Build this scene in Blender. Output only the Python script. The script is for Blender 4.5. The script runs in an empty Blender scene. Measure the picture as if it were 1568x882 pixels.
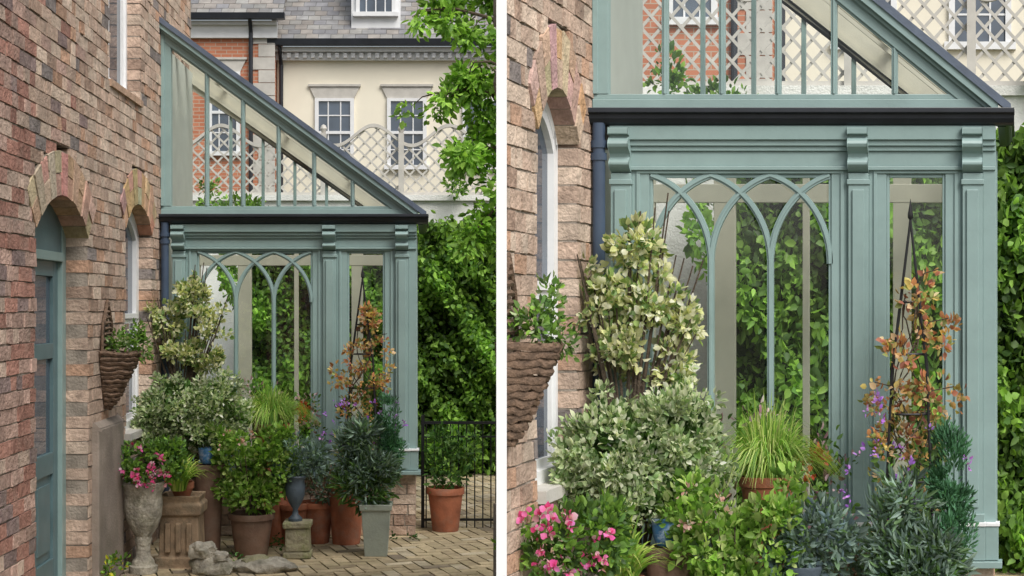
import bpy, math, random
import numpy as np
from mathutils import Matrix, Vector
random.seed(4); rng=np.random.default_rng(7)
scene=bpy.context.scene
# ------------------------------------------------------------------ materials
def newmat(name):
    m=bpy.data.materials.new(name); m.use_nodes=True
    nt=m.node_tree; nt.nodes.clear()
    out=nt.nodes.new('ShaderNodeOutputMaterial')
    return m,nt,out
def N(nt,t,**kw):
    n=nt.nodes.new(t)
    for k,v in kw.items():
        if k in n.inputs: n.inputs[k].default_value=v
        else: setattr(n,k,v)
    return n
def surf(name,col=(.5,.5,.5),rough=.6,var=.25,nscale=6,bump=.15,bscale=60,attr=False,stain=None,stain_amt=.5,stain_scale=2.5,spec=.4,metal=0):
    m,nt,out=newmat(name); L=nt.links
    b=N(nt,'ShaderNodeBsdfPrincipled'); b.inputs['Roughness'].default_value=rough
    b.inputs['Specular IOR Level'].default_value=spec; b.inputs['Metallic'].default_value=metal
    tc=N(nt,'ShaderNodeTexCoord')
    n1=N(nt,'ShaderNodeTexNoise'); n1.inputs['Scale'].default_value=nscale; n1.inputs['Detail'].default_value=6
    L.new(tc.outputs['Object'],n1.inputs['Vector'])
    mr=N(nt,'ShaderNodeMapRange'); mr.inputs[1].default_value=.3; mr.inputs[2].default_value=.7
    mr.inputs[3].default_value=1-var; mr.inputs[4].default_value=1+var
    L.new(n1.outputs['Fac'],mr.inputs[0])
    mul=N(nt,'ShaderNodeMix',data_type='RGBA',blend_type='MULTIPLY'); mul.inputs[0].default_value=1
    if attr:
        a=N(nt,'ShaderNodeAttribute'); a.attribute_name='col'; L.new(a.outputs['Color'],mul.inputs[6])
    else: mul.inputs[6].default_value=(*col,1)
    L.new(mr.outputs[0],mul.inputs[7])
    res=mul.outputs[2]
    if stain:
        n2=N(nt,'ShaderNodeTexNoise'); n2.inputs['Scale'].default_value=stain_scale; n2.inputs['Detail'].default_value=8
        n2.inputs['Roughness'].default_value=.7
        L.new(tc.outputs['Object'],n2.inputs['Vector'])
        r2=N(nt,'ShaderNodeMapRange'); r2.inputs[1].default_value=.48; r2.inputs[2].default_value=.68
        r2.inputs[3].default_value=0; r2.inputs[4].default_value=stain_amt
        L.new(n2.outputs['Fac'],r2.inputs[0])
        mx=N(nt,'ShaderNodeMix',data_type='RGBA'); L.new(r2.outputs[0],mx.inputs[0]); L.new(res,mx.inputs[6]); mx.inputs[7].default_value=(*stain,1)
        res=mx.outputs[2]
    L.new(res,b.inputs['Base Color'])
    if bump>0:
        n3=N(nt,'ShaderNodeTexNoise'); n3.inputs['Scale'].default_value=bscale; n3.inputs['Detail'].default_value=5
        L.new(tc.outputs['Object'],n3.inputs['Vector'])
        bp=N(nt,'ShaderNodeBump'); bp.inputs['Strength'].default_value=bump; bp.inputs['Distance'].default_value=.02
        L.new(n3.outputs['Fac'],bp.inputs['Height']); L.new(bp.outputs[0],b.inputs['Normal'])
    L.new(b.outputs[0],out.inputs[0]); return m
def leafmat():
    m,nt,out=newmat('leaf_surface'); L=nt.links
    a=N(nt,'ShaderNodeAttribute'); a.attribute_name='col'
    b=N(nt,'ShaderNodeBsdfPrincipled'); b.inputs['Roughness'].default_value=.5; b.inputs['Specular IOR Level'].default_value=.3
    t=N(nt,'ShaderNodeBsdfTranslucent')
    g=N(nt,'ShaderNodeMix',data_type='RGBA',blend_type='MULTIPLY'); g.inputs[0].default_value=1; g.inputs[7].default_value=(1.3,1.4,.75,1)
    L.new(a.outputs['Color'],g.inputs[6]); L.new(g.outputs[2],t.inputs['Color']); L.new(a.outputs['Color'],b.inputs['Base Color'])
    mx=N(nt,'ShaderNodeMixShader'); mx.inputs[0].default_value=.38
    L.new(b.outputs[0],mx.inputs[1]); L.new(t.outputs[0],mx.inputs[2]); L.new(mx.outputs[0],out.inputs[0]); return m
def glassmat(name,refl=.12,tint=(.93,.97,.95)):
    m,nt,out=newmat(name); L=nt.links
    t=N(nt,'ShaderNodeBsdfTransparent'); t.inputs[0].default_value=(*tint,1)
    g=N(nt,'ShaderNodeBsdfGlossy'); g.inputs['Roughness'].default_value=.02; g.inputs['Color'].default_value=(.9,.95,1,1)
    mx=N(nt,'ShaderNodeMixShader'); mx.inputs[0].default_value=refl
    L.new(t.outputs[0],mx.inputs[1]); L.new(g.outputs[0],mx.inputs[2]); L.new(mx.outputs[0],out.inputs[0]); return m
def bricktexmat():
    m,nt,out=newmat('orange_brickwork'); L=nt.links
    tc=N(nt,'ShaderNodeTexCoord'); sp=N(nt,'ShaderNodeSeparateXYZ'); cb=N(nt,'ShaderNodeCombineXYZ')
    L.new(tc.outputs['Object'],sp.inputs[0]); L.new(sp.outputs[0],cb.inputs[0]); L.new(sp.outputs[2],cb.inputs[1])
    br=N(nt,'ShaderNodeTexBrick'); br.inputs['Scale'].default_value=1; br.inputs['Brick Width'].default_value=.23; br.inputs['Row Height'].default_value=.08
    br.inputs['Mortar Size'].default_value=.008; br.inputs['Color1'].default_value=(.52,.20,.11,1); br.inputs['Color2'].default_value=(.42,.15,.08,1); br.inputs['Mortar'].default_value=(.45,.35,.27,1)
    L.new(cb.outputs[0],br.inputs['Vector'])
    b=N(nt,'ShaderNodeBsdfPrincipled'); b.inputs['Roughness'].default_value=.85
    L.new(br.outputs['Color'],b.inputs['Base Color']); L.new(b.outputs[0],out.inputs[0]); return m
MT=dict(
 brick=surf('weathered_brick',attr=True,rough=.9,var=.30,nscale=16,bump=.7,bscale=45,stain=(.22,.185,.155),stain_amt=.5,stain_scale=4,spec=.2),
 mortar=surf('lime_mortar',(.29,.25,.21),rough=.95,var=.3,nscale=9,bump=.5,spec=.1),
 teal=surf('sage_teal_paint',(.245,.345,.335),rough=.42,var=.08,nscale=3,bump=.04,bscale=40,stain=(.19,.27,.255),stain_amt=.35,stain_scale=4),
 tealdoor=surf('blue_teal_door_paint',(.10,.165,.18),rough=.4,var=.12,bump=.05),
 cream=surf('cream_interior_paint',(.52,.49,.40),rough=.5,var=.08,bump=.03),
 palesage=surf('pale_interior_plaster',(.50,.52,.47),rough=.7,var=.05,bump=.02),
 white=surf('white_paint',(.74,.75,.76),rough=.45,var=.05,bump=.03),
 black=surf('black_gutter_paint',(.020,.023,.030),rough=.35,var=.2,bump=.03),
 lead=surf('lead_flashing',(.095,.12,.165),rough=.45,var=.25,bump=.1),
 bluepipe=surf('dark_blue_paint',(.05,.075,.12),rough=.4,var=.15,bump=.03),
 render=surf('cream_render',(.80,.75,.62),rough=.85,var=.04,nscale=1.5,bump=.1),
 stonelint=surf('grey_stone_trim',(.50,.48,.44),rough=.85,var=.1),
 whitewall=surf('white_painted_wall',(.76,.76,.73),rough=.8,var=.12,nscale=3,bump=.4,stain=(.5,.51,.44),stain_amt=.4),
 divider=surf('divider_white',(.92,.92,.92),rough=.7,var=.0,bump=0),
 lattice=surf('cream_lattice_paint',(.50,.48,.44),rough=.6,var=.12,bump=.05),
 slate=surf('roof_slate',attr=True,rough=.6,var=.2,nscale=5,bump=.2),
 terra=surf('terracotta',(.36,.125,.065),rough=.8,var=.3,nscale=9,bump=.2,stain=(.30,.20,.15),stain_amt=.55,stain_scale=6),
 brownpot=surf('brown_clay',(.16,.095,.065),rough=.75,var=.3,nscale=8,bump=.2,stain=(.22,.17,.13),stain_amt=.5,stain_scale=6),
 chim=surf('buff_chimney_clay',(.27,.19,.12),rough=.85,var=.35,nscale=9,bump=.35,stain=(.10,.09,.06),stain_amt=.8,stain_scale=6),
 stone=surf('aged_stone',(.36,.33,.27),rough=.95,var=.4,nscale=14,bump=.9,bscale=35,stain=(.13,.13,.08),stain_amt=.8,stain_scale=8),
 moss=surf('mossy_stone',(.30,.27,.18),rough=.95,var=.35,nscale=14,bump=.9,bscale=30,stain=(.12,.15,.035),stain_amt=.85,stain_scale=7),
 greyplanter=surf('sage_glaze',(.29,.32,.27),rough=.6,var=.2,bump=.15,stain=(.17,.18,.13),stain_amt=.5,stain_scale=6),
 bluegl=surf('blue_glaze',(.06,.17,.34),rough=.25,var=.3,nscale=20,bump=.05,stain=(.6,.65,.7),stain_amt=.7,stain_scale=18),
 bluegrey=surf('blue_grey_metal',(.06,.08,.10),rough=.5,var=.3,bump=.2),
 wicker=surf('wicker',(.14,.09,.06),rough=.8,var=.5,nscale=30,bump=.6,bscale=60),
 bark=surf('bark',(.075,.055,.038),rough=.95,var=.35,nscale=20,bump=.6),
 iron=surf('black_iron',(.012,.012,.013),rough=.45,var=.2,bump=.05),
 buttress=surf('grey_cement_render',(.27,.225,.19),rough=.9,var=.25,nscale=4,bump=.3,stain=(.17,.145,.11),stain_amt=.6),
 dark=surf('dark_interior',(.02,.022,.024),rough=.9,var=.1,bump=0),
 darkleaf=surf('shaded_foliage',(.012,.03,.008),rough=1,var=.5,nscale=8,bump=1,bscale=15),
 paver=surf('clay_pavers',attr=True,rough=.9,var=.25,nscale=12,bump=.4,bscale=50,stain=(.17,.17,.07),stain_amt=.4,stain_scale=3,spec=.2),
 ground=surf('mossy_ground',(.085,.085,.045),rough=1,var=.4,nscale=5,bump=.6,bscale=20),
 glass=glassmat('conservatory_glass',.035,(.97,.99,.98)),
 roofglass=glassmat('roof_glass',.03,(.95,.98,.97)),
 winglass=surf('window_glass',(.06,.08,.11),rough=.05,var=.5,nscale=1.2,bump=0,spec=1.0),
 leaf=leafmat(), obrick=bricktexmat())
# ------------------------------------------------------------------ mesh builder
M=Matrix.Identity(4)
class MB:
    def __init__(s): s.v=[];s.f=[];s.mi=[];s.c=[];s.mats=[]
    def mid(s,k):
        if k not in s.mats: s.mats.append(k)
        return s.mats.index(k)
    def add(s,vs,fs,mat,col=(1,1,1)):
        o=len(s.v); s.v+= [tuple(p) for p in vs]; s.c+=[col]*len(vs)
        k=s.mid(mat)
        for f in fs: s.f.append(tuple(i+o for i in f)); s.mi.append(k)
    def box(s,u0,u1,v0,v1,w0,w1,mat,col=(1,1,1),j=0):
        vs=[(u,v,w) for u in(u0,u1) for v in(v0,v1) for w in(w0,w1)]
        if j: vs=[(a+random.uniform(-j,j),b+random.uniform(-j,j),c+random.uniform(-j,j)) for a,b,c in vs]
        s.add(vs,[(0,1,3,2),(4,6,7,5),(0,4,5,1),(2,3,7,6),(0,2,6,4),(1,5,7,3)],mat,col)
    def prism(s,poly,a0,a1,mapf,mat,col=(1,1,1)):
        n=len(poly); vs=[mapf(p,q,a0) for p,q in poly]+[mapf(p,q,a1) for p,q in poly]
        fs=[tuple(range(n)),tuple(range(2*n-1,n-1,-1))]+[(i,(i+1)%n,n+(i+1)%n,n+i) for i in range(n)]
        s.add(vs,fs,mat,col)
    def strip(s,inner,outer,a0,a1,mapf,mat):
        n=len(inner); vs=[]
        for a in(a0,a1): vs+=[mapf(p,q,a) for p,q in inner]+[mapf(p,q,a) for p,q in outer]
        fs=[]
        for i in range(n-1):
            fs+=[(i,i+1,n+i+1,n+i),(2*n+i,3*n+i,3*n+i+1,2*n+i+1),(i,2*n+i,2*n+i+1,i+1),(n+i,n+i+1,3*n+i+1,3*n+i)]
        s.add(vs,fs,mat)
    def tube(s,pts,rad,mat,seg=7,col=(1,1,1)):
        P=[Vector(p) for p in pts]; n=len(P)
        if not hasattr(rad,'__len__'): rad=[rad]*n
        vs=[];fs=[]
        for i,p in enumerate(P):
            d=(P[min(i+1,n-1)]-P[max(i-1,0)]).normalized()
            a=d.cross(Vector((0,0,1)) if abs(d.z)<.9 else Vector((1,0,0))).normalized(); b=d.cross(a)
            for k in range(seg):
                t=2*math.pi*k/seg; vs.append(p+rad[i]*(math.cos(t)*a+math.sin(t)*b))
        for i in range(n-1):
            for k in range(seg): fs.append((i*seg+k,i*seg+(k+1)%seg,(i+1)*seg+(k+1)%seg,(i+1)*seg+k))
        fs.append(tuple(range(seg))); fs.append(tuple((n-1)*seg+k for k in range(seg)))
        s.add(vs,fs,mat,col)
    def lathe(s,prof,cx,cy,cz,mat,seg=28,rot=0,wob=0):
        vs=[];fs=[]
        for r,z in prof:
            for k in range(seg):
                t=2*math.pi*k/seg+rot; rr=r*(1+random.uniform(-wob,wob)); vs.append((cx+rr*math.cos(t),cy+rr*math.sin(t),cz+z))
        for i in range(len(prof)-1):
            for k in range(seg): fs.append((i*seg+k,i*seg+(k+1)%seg,(i+1)*seg+(k+1)%seg,(i+1)*seg+k))
        fs.append(tuple(range(seg))); fs.append(tuple((len(prof)-1)*seg+k for k in range(seg)))
        s.add(vs,fs,mat)
    def emit(s,name,parent=None,smooth=False,bevel=0,xf=True):
        me=bpy.data.meshes.new(name); me.from_pydata(s.v,[],s.f)
        for k in s.mats: me.materials.append(MT[k])
        me.polygons.foreach_set('material_index',s.mi)
        ca=me.color_attributes.new('col','FLOAT_COLOR','POINT')
        c=np.ones((len(s.v),4),dtype=np.float32); c[:,:3]=np.array(s.c); ca.data.foreach_set('color',c.ravel())
        if xf: me.transform(M)
        me.update()
        ob=bpy.data.objects.new(name,me); scene.collection.objects.link(ob)
        if smooth:
            me.shade_smooth()
            md=ob.modifiers.new('es','EDGE_SPLIT'); md.split_angle=math.radians(40)
        if bevel:
            md=ob.modifiers.new('bv','BEVEL'); md.width=bevel; md.segments=2; md.limit_method='ANGLE'
        if parent: ob.parent=parent
        return ob
def empty(name):
    e=bpy.data.objects.new(name,None); scene.collection.objects.link(e); return e
def unit(a): return a/np.maximum(np.linalg.norm(a,axis=1,keepdims=True),1e-6)
def leafmesh(name,P,D,L,W,C,parent=None):
    n=len(P); D=unit(D); R=unit(rng.normal(size=(n,3))); S=unit(np.cross(D,R)); Nn=np.cross(D,S)
    L=L[:,None];W=W[:,None]
    v=np.stack([P,P+D*L*.30+S*W*.85+Nn*L*.09,P+D*L*.66+S*W*.78+Nn*L*.07,P+D*L-Nn*L*.12,P+D*L*.66-S*W*.78+Nn*L*.07,P+D*L*.30-S*W*.85+Nn*L*.09],axis=1).reshape(-1,3)
    idx=np.arange(n)[:,None]*6
    f=np.concatenate([idx+[0,1,2,3],idx+[0,3,4,5]],axis=1).reshape(-1)
    A=np.array(M)[:3,:]; v=v@A[:,:3].T+A[:,3]
    me=bpy.data.meshes.new(name); me.vertices.add(6*n); me.vertices.foreach_set('co',v.astype(np.float32).ravel())
    me.loops.add(8*n); me.loops.foreach_set('vertex_index',f.astype(np.int32))
    me.polygons.add(2*n); me.polygons.foreach_set('loop_start',np.arange(2*n,dtype=np.int32)*4)
    ca=me.color_attributes.new('col','FLOAT_COLOR','POINT')
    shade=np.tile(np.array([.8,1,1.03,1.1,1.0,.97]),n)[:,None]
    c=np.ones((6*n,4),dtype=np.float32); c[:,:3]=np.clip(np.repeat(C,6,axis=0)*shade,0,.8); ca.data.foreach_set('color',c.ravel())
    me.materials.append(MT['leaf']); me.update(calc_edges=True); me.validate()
    ob=bpy.data.objects.new(name,me); scene.collection.objects.link(ob)
    if parent: ob.parent=parent
    return ob
LB=1.25
def cloud(regions,n,size,pal,asp=.3,ncl=40,cr=.07,shell=.5,up=.3,bright=(.55,1.35)):
    pal=np.array(pal); vol=np.array([r[3]*r[4]*r[5] for r in regions])**.66; vol/=vol.sum()
    ri=rng.choice(len(regions),size=ncl,p=vol); R=np.array(regions)[ri]
    d=unit(rng.normal(size=(ncl,3))); rad=(rng.random(ncl)**(1/3)*(1-shell)+shell)[:,None]
    cc=R[:,:3]+d*rad*R[:,3:6]
    ci=rng.integers(0,ncl,n); o=rng.normal(size=(n,3)); off=unit(o)*(rng.random((n,1))**.5)*cr*1.3
    P=cc[ci]+off; D=unit(off)+.6*d[ci]+rng.normal(size=(n,3))*.5; D[:,2]+=up
    L=size*rng.uniform(.6,1.3,n); W=L*asp*rng.uniform(.8,1.2,n)
    b=rng.uniform(bright[0],bright[1],ncl)[ci]*rng.uniform(.75,1.25,n)*LB
    C=pal[rng.integers(0,len(pal),n)]*b[:,None]
    return P,D,L,W,C
def foliage(name,regions,n,size,pal,parent=None,**k): return leafmesh(name,*cloud(regions,n,size,pal,**k),parent=parent)
def blades(name,c,n,H,R,pal,w=.006,parent=None,r0=.06,droop=.9):
    mb=MB()
    for i in range(n):
        a=random.uniform(0,2*math.pi); rr=random.uniform(0,r0); o=random.random()**.7*R; h=H*random.uniform(.6,1.1)
        bx,by=c[0]+rr*math.cos(a),c[1]+rr*math.sin(a); a2=a+random.uniform(-.5,.5); vs=[];k=6
        for j in range(k+1):
            t=j/k; x=bx+math.cos(a2)*o*t**1.3; y=by+math.sin(a2)*o*t**1.3
            z=c[2]+h*(t*1.7-t*t*droop*(.5+o/R)); ww=w*(1-t)**.6+.0006
            vs+=[(x-math.sin(a2+.6)*ww,y+math.cos(a2+.6)*ww,z),(x+math.sin(a2+.6)*ww,y-math.cos(a2+.6)*ww,z)]
        p=random.choice(pal); b=random.uniform(.7,1.3)*LB
        mb.add(vs,[(2*j,2*j+1,2*j+3,2*j+2) for j in range(k)],'leaf',tuple(x*b for x in p))
    return mb.emit(name,parent)
# palettes (linear)
G_BRIGHT=[(.16,.30,.04),(.13,.24,.04),(.20,.34,.06),(.09,.18,.03)]
G_MID=[(.08,.165,.04),(.11,.20,.045),(.06,.12,.03)]
G_DARK=[(.03,.075,.02),(.045,.11,.025),(.06,.14,.035)]
VAR1=[(.62,.60,.34),(.64,.62,.42),(.50,.52,.24),(.22,.30,.10),(.66,.64,.46),(.13,.21,.07)]
VAR2=[(.44,.49,.32),(.54,.56,.41),(.26,.34,.18),(.17,.25,.11),(.36,.43,.24)]
BLUEG=[(.17,.24,.21),(.22,.30,.26),(.12,.18,.15),(.10,.17,.09)]
RUST=[(.42,.18,.08),(.52,.30,.11),(.32,.12,.08),(.48,.36,.12),(.24,.27,.09),(.5,.34,.2)]
PINK=[(.65,.06,.22),(.75,.15,.35),(.7,.35,.42)]
PURP=[(.26,.10,.48),(.36,.18,.6)]
# ------------------------------------------------------------------ bricks
def bcol_tan():
    r=random.random()
    if r<.46: c=(.51,.375,.295)
    elif r<.76: c=(.57,.45,.36)
    elif r<.88: c=(.47,.295,.205)
    elif r<.95: c=(.37,.26,.20)
    else: c=(.23,.20,.19)
    b=random.uniform(.82,1.15); return tuple(x*b for x in c)
def bcol_red():
    r=random.random()
    if r<.4: c=(.36,.19,.15)
    elif r<.7: c=(.44,.30,.25)
    elif r<.85: c=(.26,.19,.18)
    else: c=(.50,.38,.31)
    b=random.uniform(.75,1.2); return tuple(x*b for x in c)
def brick_wall(mb,a0,a1,w0,w1,openings,mp,depth,colf,bw=.235,bh=.088,jj=.004):
    nr=int(round((w1-w0)/bh)); bh=(w1-w0)/nr; g=.006
    for r in range(nr):
        z0=w0+r*bh; zm=z0+bh/2
        iv=[(a0,a1)]
        for o in openings:
            e=o(zm)
            if not e: continue
            n2=[]
            for s,t in iv:
                if e[1]<=s or e[0]>=t: n2.append((s,t)); continue
                if e[0]-s>.02: n2.append((s,e[0]))
                if t-e[1]>.02: n2.append((e[1],t))
            iv=n2
        for s,t in iv:
            k=s
            while k<t-1e-6:
                k2=min(t,k+.5); d=depth((k+k2)/2)
                vs=[mp(a,o,z) for a in(k+(.004 if k==s else 0),k2-(.004 if k2==t else 0)) for o in(-d+.002,-.008) for z in(z0,z0+bh)]
                mb.add(vs,[(0,1,3,2),(4,6,7,5),(2,3,7,6),(0,2,6,4),(1,5,7,3)],'mortar'); k=k2
            off=(r%2)*bw/2+random.uniform(-.02,.02); x=math.floor((s-off)/bw)*bw+off
            while x<t:
                b0=max(x,s); b1=min(x+bw,t)
                parts=[(b0,b1)]
                if random.random()<.22 and b1-b0>.15: m=(b0+b1)/2; parts=[(b0,m),(m,b1)]
                for p0,p1 in parts:
                    if p1-p0<.03: continue
                    pr=random.uniform(-.004,.005); d=depth((p0+p1)/2); j=jj
                    q0=p0+(g if p0>s+1e-4 else 0); q1=p1-(g if p1<t-1e-4 else 0)
                    vs=[mp(a+random.uniform(-j,j),o+random.uniform(-j,j)*.5,z+random.uniform(-j,j)) for a in(q0,q1) for o in(-d,pr) for z in(z0+g*.8,z0+bh-g*.8)]
                    mb.add(vs,[(0,1,3,2),(4,6,7,5),(0,4,5,1),(2,3,7,6),(1,5,7,3),(0,2,6,4)],'brick',colf((p0+p1)/2,zm))
                x+=bw
def seg_arch(vc,hw,spring,crown,th):
    h=crown-spring; R=(hw*hw+h*h)/(2*h); cw=crown-R; ang=math.asin(min(1,hw/R))
    return dict(vc=vc,hw=hw,sp=spring,R=R,cw=cw,ang=ang,th=th)
def arch_open(A,sill):
    def f(w):
        if w<sill: return None
        if w<=A['sp']: return (A['vc']-A['hw'],A['vc']+A['hw'])
        ro=A['R']+A['th']; dz=w-A['cw']
        if dz>=ro: return None
        h1=math.sqrt(ro*ro-dz*dz); h2=math.tan(A['ang'])*dz
        h=max(min(h1,h2),0)
        return (A['vc']-h,A['vc']+h) if h>.02 else None
    return f
def arch_bricks(mb,A,mp,d,n,colf):
    for i in range(n):
        t0=-A['ang']+2*A['ang']*i/n; t1=-A['ang']+2*A['ang']*(i+1)/n; g=.005/A['R']
        t0+=g;t1-=g; r0=A['R'];r1=A['R']+A['th']-.006+random.uniform(-.008,.008)
        for (ra,rb) in ([(r0,r1)] if i%2 else [(r0,r0+(r1-r0)*.5-.004),(r0+(r1-r0)*.5+.004,r1)]):
            poly=[(A['vc']+r*math.sin(t),A['cw']+r*math.cos(t)) for r,t in((ra,t0),(ra,t1),(rb,t1),(rb,t0))]
            pr=random.uniform(.002,.012)
            mb.prism(poly,-d,pr,lambda p,q,a:mp(p,a,q),'brick',colf(0,0))
    m=10
    for i in range(m):
        t0=-A['ang']+2*A['ang']*i/m; t1=-A['ang']+2*A['ang']*(i+1)/m
        poly=[(A['vc']+r*math.sin(t),A['cw']+r*math.cos(t)) for r,t in((A['R']+.004,t0),(A['R']+.004,t1),(A['R']+A['th'],t1),(A['R']+A['th'],t0))]
        mb.prism(poly,-d+.003,-.006,lambda p,q,a:mp(p,a,q),'mortar')
side=lambda a,o,z:(o,a,z)
front=lambda a,o,z:(a,-o,z)
# ------------------------------------------------------------------ one courtyard
def build_house(near,right):
    E=empty('brick_house'); dcut=(lambda a:.02 if (right and a<-1.44) else .165)
    AW=seg_arch(-.93,.5,2.55,2.775,.28); AD=seg_arch(-3.235,.635,2.42,2.66,.28)
    ops=[arch_open(AW,1.0),lambda w:(-1.96,-.88) if w>3.6 else None]
    if not right: ops.append(arch_open(AD,-1))
    def cf(a,w):
        if a<-3.9 and not(w==0): return bcol_red()
        if a<-2.6 and random.random()<.25: return bcol_red()
        return bcol_tan()
    mb=MB(); brick_wall(mb,near,1.5,0,5.6,ops,side,dcut,cf)
    ca=lambda a,w: tuple(x*random.uniform(.85,1.2) for x in random.choice([(.50,.33,.22),(.52,.38,.28),(.44,.29,.20)]))
    arch_bricks(mb,AW,side,.165,9,ca)
    if not right: arch_bricks(mb,AD,side,.165,11,ca)
    mb.emit('brick_walls',E)
    mb=MB()
    if right: mb.box(-.188,-.168,-1.41,1.5,0,5.6,'dark')  # dark-coloured slab stands in for the unlit rooms behind the windows
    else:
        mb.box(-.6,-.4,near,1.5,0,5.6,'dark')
        mb.box(-.4,-.0,1.47,1.5,0,5.6,'mortar')
    mb.emit('dark_backing_wall',E)
    def sash(v0,v1,w0,w1,bars,A=None):
        m=MB(); x0,x1=-.158,-.105; fr=.05; top=w1
        if A: w1=A['sp']
        m.box(x0,x1,v0,v0+fr,w0,w1,'white'); m.box(x0,x1,v1-fr,v1,w0,w1,'white')
        m.box(x0,x1+.03,v0+fr,v1-fr,w0,w0+.06,'white')
        if A:
            K=16; ts=[-A['ang']+2*A['ang']*k/K for k in range(K+1)]
            for (ra,rb,xa,xb) in((A['R'],A['R']-.05,x0,x1),(A['R']-.05,A['R']-.10,x0+.01,x0+.05)):
                m.strip([(A['vc']+rb*math.sin(t),A['cw']+rb*math.cos(t)) for t in ts],[(A['vc']+ra*math.sin(t),A['cw']+ra*math.cos(t)) for t in ts],xa,xb,lambda p,q,a:(a,p,q),'white')
            poly=[(A['vc']+(A['R']-.06)*math.sin(t),A['cw']+(A['R']-.06)*math.cos(t)) for t in ts]
            poly=[(v0+fr,w1-.08)]+[(max(v0+fr,min(v1-fr,p)),q) for p,q in poly]+[(v1-fr,w1-.08)]
            m.prism(poly,x0+.014,x0+.018,lambda p,q,a:(a,p,q),'winglass')
            ub=w1+.06
        else:
            m.box(x0,x1,v0+fr,v1-fr,w1-.06,w1,'white'); ub=w1-.06
        wm=(w0+top)/2-.02
        for (a,b,o,t) in((w0+.06,wm,.0,1),(wm+.001,ub,.018,0 if A else 1)):
            m.box(x0+.01,x0+.035+o,v0+fr,v0+fr+.045,a,b,'white'); m.box(x0+.01,x0+.035+o,v1-fr-.045,v1-fr,a,b,'white')
            m.box(x0+.011,x0+.034+o,v0+fr+.045,v1-fr-.045,a,a+.04,'white')
            if t: m.box(x0+.011,x0+.034+o,v0+fr+.045,v1-fr-.045,b-.04,b,'white')
        for b in range(bars):
            vb=v0+(v1-v0)*(b+1)/(bars+1); m.box(x0+.012,x0+.03,vb-.01,vb+.01,w0+.1,top-.08,'white')
        m.box(x0+.0142,x0+.0182,v0+fr,v1-fr,w0+.06,w1-.081,'winglass')
        return m
    m=sash(-1.43,-.43,1.0,2.775,1,AW); m.emit('sash_window',E)
    m=sash(-1.96,-.88,3.6,5.6,1); m.emit('upper_sash_window',E,bevel=.003)
    m=MB(); m.box(-.16,.045,-1.47 if not right else -1.43,-.40,.945,1.0,'stonelint'); m.box(-.16 if not right else -.02,.02,-1.98,-.86,3.55,3.6,'brick',(.46,.31,.22)); m.emit('window_sills',E)
    if not right:
        m=MB(); x=-.17
        m.box(x-.06,x+.02,-3.87,-3.78,0,2.5,'tealdoor'); m.box(x-.06,x+.02,-2.70,-2.60,0,2.5,'teal')
        m.box(x-.06,x+.015,-3.78,-2.70,2.32,2.68,'tealdoor')
        m.box(x-.06,x+.03,-3.78,-2.70,2.26,2.32,'teal')
        d0,d1=-3.78,-2.70
        m.box(x-.05,x-.01,d0,d0+.11,.08,2.26,'tealdoor'); m.box(x-.05,x-.01,d1-.11,d1,.08,2.26,'tealdoor')
        for a,b in((.08,.3),(.86,1.0),(1.62,1.72),(2.16,2.26)): m.box(x-.05,x-.011,d0+.11,d1-.11,a,b,'tealdoor')
        m.box(x-.049,x-.012,-3.28,-3.2,.3,.86,'tealdoor')
        m.box(x-.045,x-.03,d0+.11,d1-.11,.3,.86,'tealdoor')
        for a,b in((-3.62,-3.32),(-3.16,-2.86)): m.box(x-.03,x-.018,a,b,.36,.80,'tealdoor')
        m.box(x-.04,x-.034,d0+.11,d1-.11,1.0,1.62,'winglass'); m.box(x-.04,x-.034,d0+.11,d1-.11,1.72,2.16,'winglass')
        m.box(x-.06,x+.14,-3.87,-2.6,0,.075,'stonelint')
        m.emit('panelled_door',E,bevel=.004)
        m=MB(); m.box(-.01,.05,-2.5,-1.72,0,1.12,'buttress'); m.prism([(-.01,1.12),(.05,1.12),(-.0,1.17)],-2.5,-1.72,lambda p,q,a:(p,a,q),'buttress'); m.emit('rendered_plinth',E,bevel=.01)
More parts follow.
